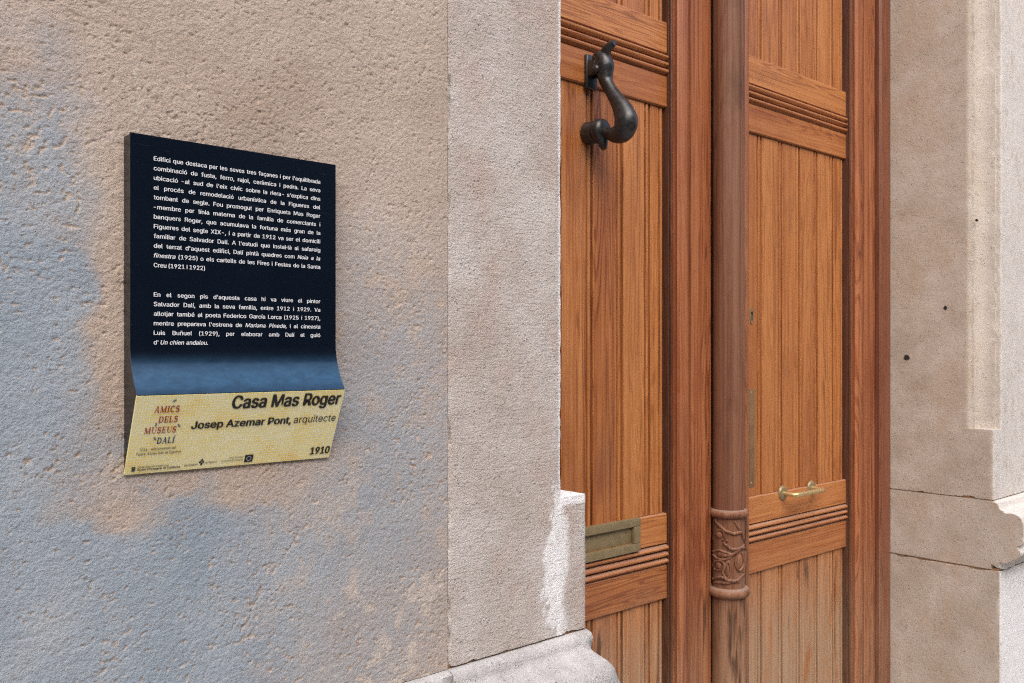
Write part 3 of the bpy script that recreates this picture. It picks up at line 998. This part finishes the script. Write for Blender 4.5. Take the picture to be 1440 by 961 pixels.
shell = [(y, z) for y, z in FRONT] + [(FOLD[0] + .0018, FOLD[1] - .0002)] + [(y + .0019, z) for y, z in FRONT[:-1]][::-1]
mb.prism(shell, 0, PX0, PX1)
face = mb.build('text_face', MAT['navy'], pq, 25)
mb = MB()
ye = Vector((BOT[0] - FOLD[0], BOT[1] - FOLD[1])).normalized()
yn = Vector((ye.y, -ye.x))      # outward (towards the street)
if yn.x > 0: yn = -yn
y0 = Vector(FOLD) + ye * .0010
y1 = Vector(BOT)
a0, a1 = y0 + yn * .0004, y1 + yn * .0004
b0, b1 = y0 - yn * .0020, y1 - yn * .0020
mb.prism([tuple(a0), tuple(a1), tuple(b1), tuple(b0)], 0, PX0 - .0003, PX1 + .0003)
title = mb.build('title_panel', MAT['yellow'], pq, 25)
mb = MB(); mb.box(PX0 + .004, PX1 - .004, .0005, .0075, BOT[1] + .004, PT - .004); mb.build('backing_plate', MAT['brass_old'], pq)

# ---- lettering
FONT = None
try:
    fp = os.path.join(bpy.utils.system_resource('DATAFILES', path='fonts'), 'Inter.woff2')
    FONT = bpy.data.fonts.load(fp)
except Exception:
    FONT = None
_tp = {}
def text_poly(s, size, shear=0.0, bold=0.0, space=1.0):
    """flat letter shapes; a heavier weight is several copies set side by side, each a hair further forward (3rd column)"""
    k = (s, shear)
    if k not in _tp:
        cu = bpy.data.curves.new('t', 'FONT')
        cu.body = s
        cu.size = 1.0
        cu.shear = shear
        cu.resolution_u = 4
        if FONT: cu.font = FONT
        ob = bpy.data.objects.new('t', cu)
        COL.objects.link(ob)
        dg = bpy.context.evaluated_depsgraph_get()
        me = bpy.data.meshes.new_from_object(ob.evaluated_get(dg))
        V = np.array([v.co[:2] for v in me.vertices]).reshape(-1, 2)
        Fs = [list(p.vertices) for p in me.polygons]
        bpy.data.objects.remove(ob)
        bpy.data.curves.remove(cu)
        bpy.data.meshes.remove(me)
        _tp[k] = (V, Fs)
    V0, F0 = _tp[k]
    offs = [(0, 0)] if not bold else [(-bold, -bold * .3), (-bold * .5, bold * .3), (0, 0), (bold * .5, -bold * .3), (bold, bold * .3)]
    VV, FF, o = [], [], 0
    for i, (dx, dy) in enumerate(offs):
        V = np.zeros((len(V0), 3))
        V[:, 0] = (V0[:, 0] * space + dx) * size
        V[:, 1] = (V0[:, 1] + dy) * size
        V[:, 2] = i * .00003
        VV.append(V); FF += [[q + o for q in f] for f in F0]; o += len(V)
    return np.concatenate(VV), FF
_wc = {}
def words(segs, size, bold, space):
    out = []
    for s, it in segs:
        for w in s.split(' '):
            if not w: continue
            k = (w, it, size, bold, space)
            if k not in _wc:
                _wc[k] = text_poly(w, size, .22 if it else 0.0, bold, space)
            out.append(_wc[k])
    return out
def layout(segs, x0, x1, y, size, bold=0.0, justify=True, glue=(), minspace=.24):
    """returns verts/faces of one line laid between x0 and x1"""
    best = None
    sp = 1.0
    for it in range(12):
        ws = words(segs, size, bold, round(sp, 3))
        tot = sum(w[0][:, 0].max() - w[0][:, 0].min() for w in ws)
        gaps = max(1, len(ws) - 1)
        gap = (x1 - x0 - tot) / gaps
        if not justify:
            gap = size * minspace * 1.1
            break
        if gap > size * .34 and sp < 1.08: sp += .02
        elif gap < size * minspace and sp > .84: sp -= .02
        else: break
    VV, FF, o, x = [], [], 0, x0
    for V, Fs in ws:
        V = V.copy()
        mn = V[:, 0].min()
        wd = V[:, 0].max() - mn
        V[:, 0] += x - mn
        V[:, 1] += y
        VV.append(V)
        FF += [[i + o for i in f] for f in Fs]
        o += len(V)
        x += wd + gap
    return np.concatenate(VV), FF
def fit(s, x0, x1, y, h, shear, bold):
    """one run stretched to run from x0 to x1 with cap height h"""
    V, Fs = text_poly(s, 1.0, shear, bold)
    Hc, _ = text_poly('H', 1.0, 0, bold)
    k = h / (Hc[:, 1].max() - Hc[:, 1].min())
    w = V[:, 0].max() - V[:, 0].min()
    return np.stack([(V[:, 0] - V[:, 0].min()) / w * (x1 - x0) + x0, V[:, 1] * k + y, V[:, 2]], -1), Fs
def emit(name, lines, mapf, mat, parent):
    VV, FF, o = [], [], 0
    for V, Fs in lines:
        VV.append(V); FF += [[i + o for i in f] for f in Fs]; o += len(V)
    V2 = [tuple(v) + (0.0,) * (3 - len(v)) for V in VV for v in V]
    V3 = np.array([mapf(a, b, c) for a, b, c in V2]) * D + np.array([0, 0, H]) - np.array(root_pos(parent))
    me = bpy.data.meshes.new(name)
    me.from_pydata(V3.tolist(), [], FF)
    me.update()
    return link(name, me, mat, parent)

T1 = ["Edifici que destaca per les seves tres façanes i per l'equilibrada",
      "combinació de fusta, ferro, rajol, ceràmica i pedra. La seva",
      "ubicació -al sud de l'eix cívic sobre la riera- s'explica dins",
      "el procés de remodelació urbanística de la Figueres del",
      "tombant de segle. Fou promogut per Enriqueta Mas Roger",
      "-membre per línia materna de la família de comerciants i",
      "banquers Roger, que acumulava la fortuna més gran de la",
      "Figueres del segle XIX-, i a partir de 1912 va ser el domicili",
      "familiar de Salvador Dalí. A l'estudi que instal·là al safareig",
      [("del terrat d'aquest edifici, Dalí pintà quadres com", 0), ("Noia a la", 1)],
      [("finestra", 1), ("(1925) o els cartells de les Fires i Festes de la Santa", 0)],
      "Creu (1921 i 1922)"]
T2 = ["En el segon pis d'aquesta casa hi va viure el pintor",
      "Salvador Dalí, amb la seva família, entre 1912 i 1929. Va",
      "allotjar també al poeta Federico García Lorca (1925 i 1927),",
      [("mentre preparava l'estrena de", 0), ("Mariana Pineda,", 1), ("i al cineasta", 0)],
      "Luis Buñuel (1929), per elaborar amb Dalí el guió",
      [("d'", 0), ("Un chien andalou.", 1)]]
TX0, TX1 = .3524, .5543
SZ = .0090
def seg(t): return [(t, 0)] if isinstance(t, str) else t
lines = []
for i, t in enumerate(T1):
    lines.append(layout(seg(t), TX0, TX1, .2082 - i * .01047, SZ, .009, i < len(T1) - 1))
for i, t in enumerate(T2):
    lines.append(layout(seg(t), TX0, TX1, .0613 - i * .01036, SZ, .009, i < len(T2) - 1))
def front_y(z):
    zz = [p[1] for p in FRONT][::-1]; yy = [p[0] for p in FRONT][::-1]
    return float(np.interp(z, zz, yy))
emit('lettering', lines, lambda a, b, c: (a, front_y(b) - .0004 - c, b), MAT['ink_white'], face)

PL = math.hypot(.0391, .0868)
def ymap(a, b, c=0.0):
    """b: distance up from the fold measured down the yellow slope is -b"""
    s = -b / PL
    lift = .0006 + c
    return (a, -.0415 + .0391 * s + yn.x * (.0004 + lift), -.044 - .0868 * s + yn.y * (.0004 + lift))
def S(s): return -s * PL
blk = [fit('Casa Mas Roger', .4335, .5732, S(.208), .172 * PL, .0, .030),
       fit('Josep Azemar Pont,', .3911, .5125, S(.453), .098 * PL, .0, .028),
       fit('arquitecte', .5158, .5725, S(.453), .098 * PL, .0, .0),
       fit('1910', .5475, .5747, S(.930), .105 * PL, .0, .036),
       fit('2014 - 40è aniversari del', .3394, .3786, S(.703), .036 * PL, .0, .0),
       fit('Teatre-Museu Dalí de Figueres', .3361, .3849, S(.760), .036 * PL, .0, .0),
       fit('Generalitat de Catalunya', .3403, .3734, S(.925), .026 * PL, .0, .0),
       fit("Servei d'Ocupació de Catalunya", .3403, .3869, S(.960), .028 * PL, .0, .012),
       fit('Ajuntament', .3913, .4072, S(.952), .030 * PL, .0, .0),
       fit('de Figueres', .4154, .4287, S(.936), .030 * PL, .0, .0),
       fit('Unió Europea', .4435, .4604, S(.896), .024 * PL, .0, .0),
       fit('Fons Social Europeu', .4347, .4606, S(.934), .024 * PL, .0, .0)]
def rect(x0, x1, s0, s1):
    return (np.array([(x0, S(s1)), (x1, S(s1)), (x1, S(s0)), (x0, S(s0))]), [[0, 1, 2, 3]])
def poly(pts):
    return (np.array(pts), [list(range(len(pts)))])
def strip(pts, ws):
    pts = [np.array(p, float) for p in pts]
    L, R = [], []
    for i, p in enumerate(pts):
        t = pts[min(i + 1, len(pts) - 1)] - pts[max(i - 1, 0)]
        n = np.array([-t[1], t[0]]) / (np.hypot(*t) + 1e-9)
        L.append(p + n * ws[i] / 2); R.append(p - n * ws[i] / 2)
    k = len(pts)
    return (np.array(L + R), [[i, i + 1, k + i + 1, k + i] for i in range(k - 1)])
# town emblem: small diamond of dark lozenges
dcx, ds = .4109, .910
hw, hh = .0034, .052 * PL
emb = []
for (ax, ay) in ((0, .52), (-.52, 0), (.52, 0), (0, -.52)):
    cx, cy = dcx + ax * hw, S(ds) + ay * hh
    emb.append(poly([(cx - hw * .42, cy), (cx, cy - hh * .42), (cx + hw * .42, cy), (cx, cy + hh * .42)]))
emit('title_lettering', blk[:1], ymap, MAT['ink_black'], title)
emit('architect_lettering', blk[1:3], ymap, MAT['ink_black'], title)
emit('year_lettering', blk[3:4], ymap, MAT['ink_black'], title)
emit('anniversary_lettering', blk[4:6], ymap, MAT['ink_black'], title)
emit('sponsor_lettering', blk[6:], ymap, MAT['ink_black'], title)
emit('town_emblem', emb, ymap, MAT['ink_black'], title)
fl = emit('flag_emblem', [rect(.4625, .4728, .862, .964)], ymap, MAT['ink_black'], title)
st_ = []
for k in range(12):
    t = 2 * math.pi * k / 12
    cx, cy = .46765 + .0026 * math.cos(t), S(.913) + .0027 * math.sin(t)
    r = .00048
    st_.append(poly([(cx + r * math.cos(q), cy + r * math.sin(q)) for q in [math.pi / 2 + 2 * math.pi * j / 5 for j in range(5)]]))
emit('star_ring', st_, lambda a, b, c: tuple(np.array(ymap(a, b)) + np.array([0, yn.x, yn.y]) * .0002), MAT['ink_white'], title)
emit('square_emblem', [rect(.3339, .3379, .903, .921), rect(.3339, .3379, .925, .942), rect(.3339, .3379, .946, .963)], ymap, MAT['ink_green'], title)

# serif capitals drawn stroke by stroke, cap height 10
TH, TN, SF = 2.1, .9, .75
def arc(cx, cy, rx, ry, a0, a1, n=14):
    return [(cx + rx * math.cos(rad(a0 + (a1 - a0) * i / n)), cy + ry * math.sin(rad(a0 + (a1 - a0) * i / n))) for i in range(n + 1)]
def ln(x0, y0, x1, y1, w): return strip([(x0, y0), (x1, y1)], [w, w])
def sf(x, y, w): return ln(x - w / 2, y, x + w / 2, y, SF)
def arcw(n, a, b): return [a + (b - a) * math.sin(math.pi * i / n) for i in range(n + 1)]
GL = {
 'A': (9.5, [ln(1.2, .3, 4.7, 9.9, TN), ln(8.0, .3, 4.9, 9.9, TH), ln(2.4, 3.4, 7.0, 3.4, TN), sf(1.2, .3, 2.8), sf(8.0, .3, 3.4)]),
 'M': (12, [ln(1.5, .3, 1.9, 9.7, TN), ln(1.9, 9.7, 5.8, .3, TH), ln(5.8, .3, 9.9, 9.7, TN), ln(10, .3, 10, 9.7, TH), sf(1.5, .3, 2.8), sf(10, .3, 3.6), sf(1.4, 9.7, 2.6), sf(10.3, 9.7, 3.2)]),
 'I': (4.5, [ln(2.2, .3, 2.2, 9.7, TH), sf(2.2, .3, 4), sf(2.2, 9.7, 4)]),
 'C': (9, [strip(arc(5, 5, 4, 4.6, 50, 310), arcw(14, TN, TH)), ln(7.7, 6.4, 7.7, 9.4, TN)]),
 'S': (7.5, [strip(arc(3.8, 7.2, 2.6, 2.3, 20, 250, 10) + arc(3.6, 2.8, 2.9, 2.5, 70, -150, 10), arcw(21, TN, TH)), ln(6.3, 7.2, 6.3, 9.8, TN), ln(.9, .2, .9, 3, TN)]),
 'D': (9.5, [ln(2, .3, 2, 9.7, TH), strip(arc(3.8, 5, 4.4, 4.6, 90, -90), arcw(14, TN, TH)), ln(.6, .3, 4, .35, TN), ln(.6, 9.7, 4, 9.65, TN)]),
 'E': (8, [ln(2, .3, 2, 9.7, TH), ln(.6, .4, 7, .4, TN), ln(.6, 9.6, 6.8, 9.6, TN), ln(2, 5.1, 5.2, 5.1, TN), ln(7, .1, 7, 3, TN), ln(6.8, 9.9, 6.8, 7.3, TN), ln(5.2, 3.9, 5.2, 6.3, TN)]),
 'L': (8, [ln(2, .3, 2, 9.7, TH), ln(.6, .4, 7, .4, TN), sf(2, 9.7, 3.6), ln(7, .1, 7, 3.4, TN)]),
 'U': (9.5, [ln(2, 3.2, 2, 9.7, TH), strip(arc(5, 3.3, 3, 2.9, 180, 360), arcw(14, TN, TN)), ln(8, 3.2, 8, 9.7, TN), sf(2, 9.7, 3.6), sf(8, 9.7, 2.8)]),
 "Í": (4.5, [ln(2.2, .3, 2.2, 9.7, TH), sf(2.2, .3, 4), sf(2.2, 9.7, 4), ln(2.4, 10.6, 4.4, 12.8, 1.2)]),
}
def serif(s, x0, x1, sb, h):
    tot = sum(GL[c][0] for c in s) + 1.2 * (len(s) - 1)
    kx, ky = (x1 - x0) / tot, h / 10.0
    out, x = [], 0
    for c in s:
        w, parts = GL[c]
        for V, Fs in parts:
            V = V.copy()
            out.append((np.stack([(V[:, 0] + x) * kx + x0 + V[:, 1] * ky * .03, V[:, 1] * ky + S(sb)], -1), Fs))
        x += w + 1.2
    return out
emit('red_lettering', serif('AMICS', .3480, .3748, .222, .082 * PL) + serif('DELS', .3540, .3748, .351, .080 * PL) + serif('MUSEUS', .3408, .3750, .484, .080 * PL), ymap, MAT['ink_red'], title)
def ant(x, s, a, k=1.0):
    o = []
    ca, sa = math.cos(rad(a)), math.sin(rad(a))
    def T(u, v): return (x + (u * ca - v * sa) * .0010 * k, S(s) + (u * sa + v * ca) * .0010 * k)
    for (u, r) in ((-1.7, .95), (0, .6), (1.4, .7)):
        o.append(poly([T(u + r * math.cos(q), r * .75 * math.sin(q)) for q in [2 * math.pi * j / 8 for j in range(8)]]))
    for u, du in ((-.4, -.9), (0, 0), (.5, .9)):
        for sg in (-1, 1):
            o.append(strip([T(u, 0), T(u + du, 1.7 * sg)], [.0003, .0003]))
    return o
emit('blue_lettering', serif('DALÍ', .3560, .3752, .621, .078 * PL), ymap, MAT['ink_blue'], title)
for q in ((.3680, .075, 35), (.3522, .37, 80, .9), (.3775, .40, -50), (.3535, .555, -55)):
    emit('ant_mark', ant(*q), ymap, MAT['ink_blue'], title)
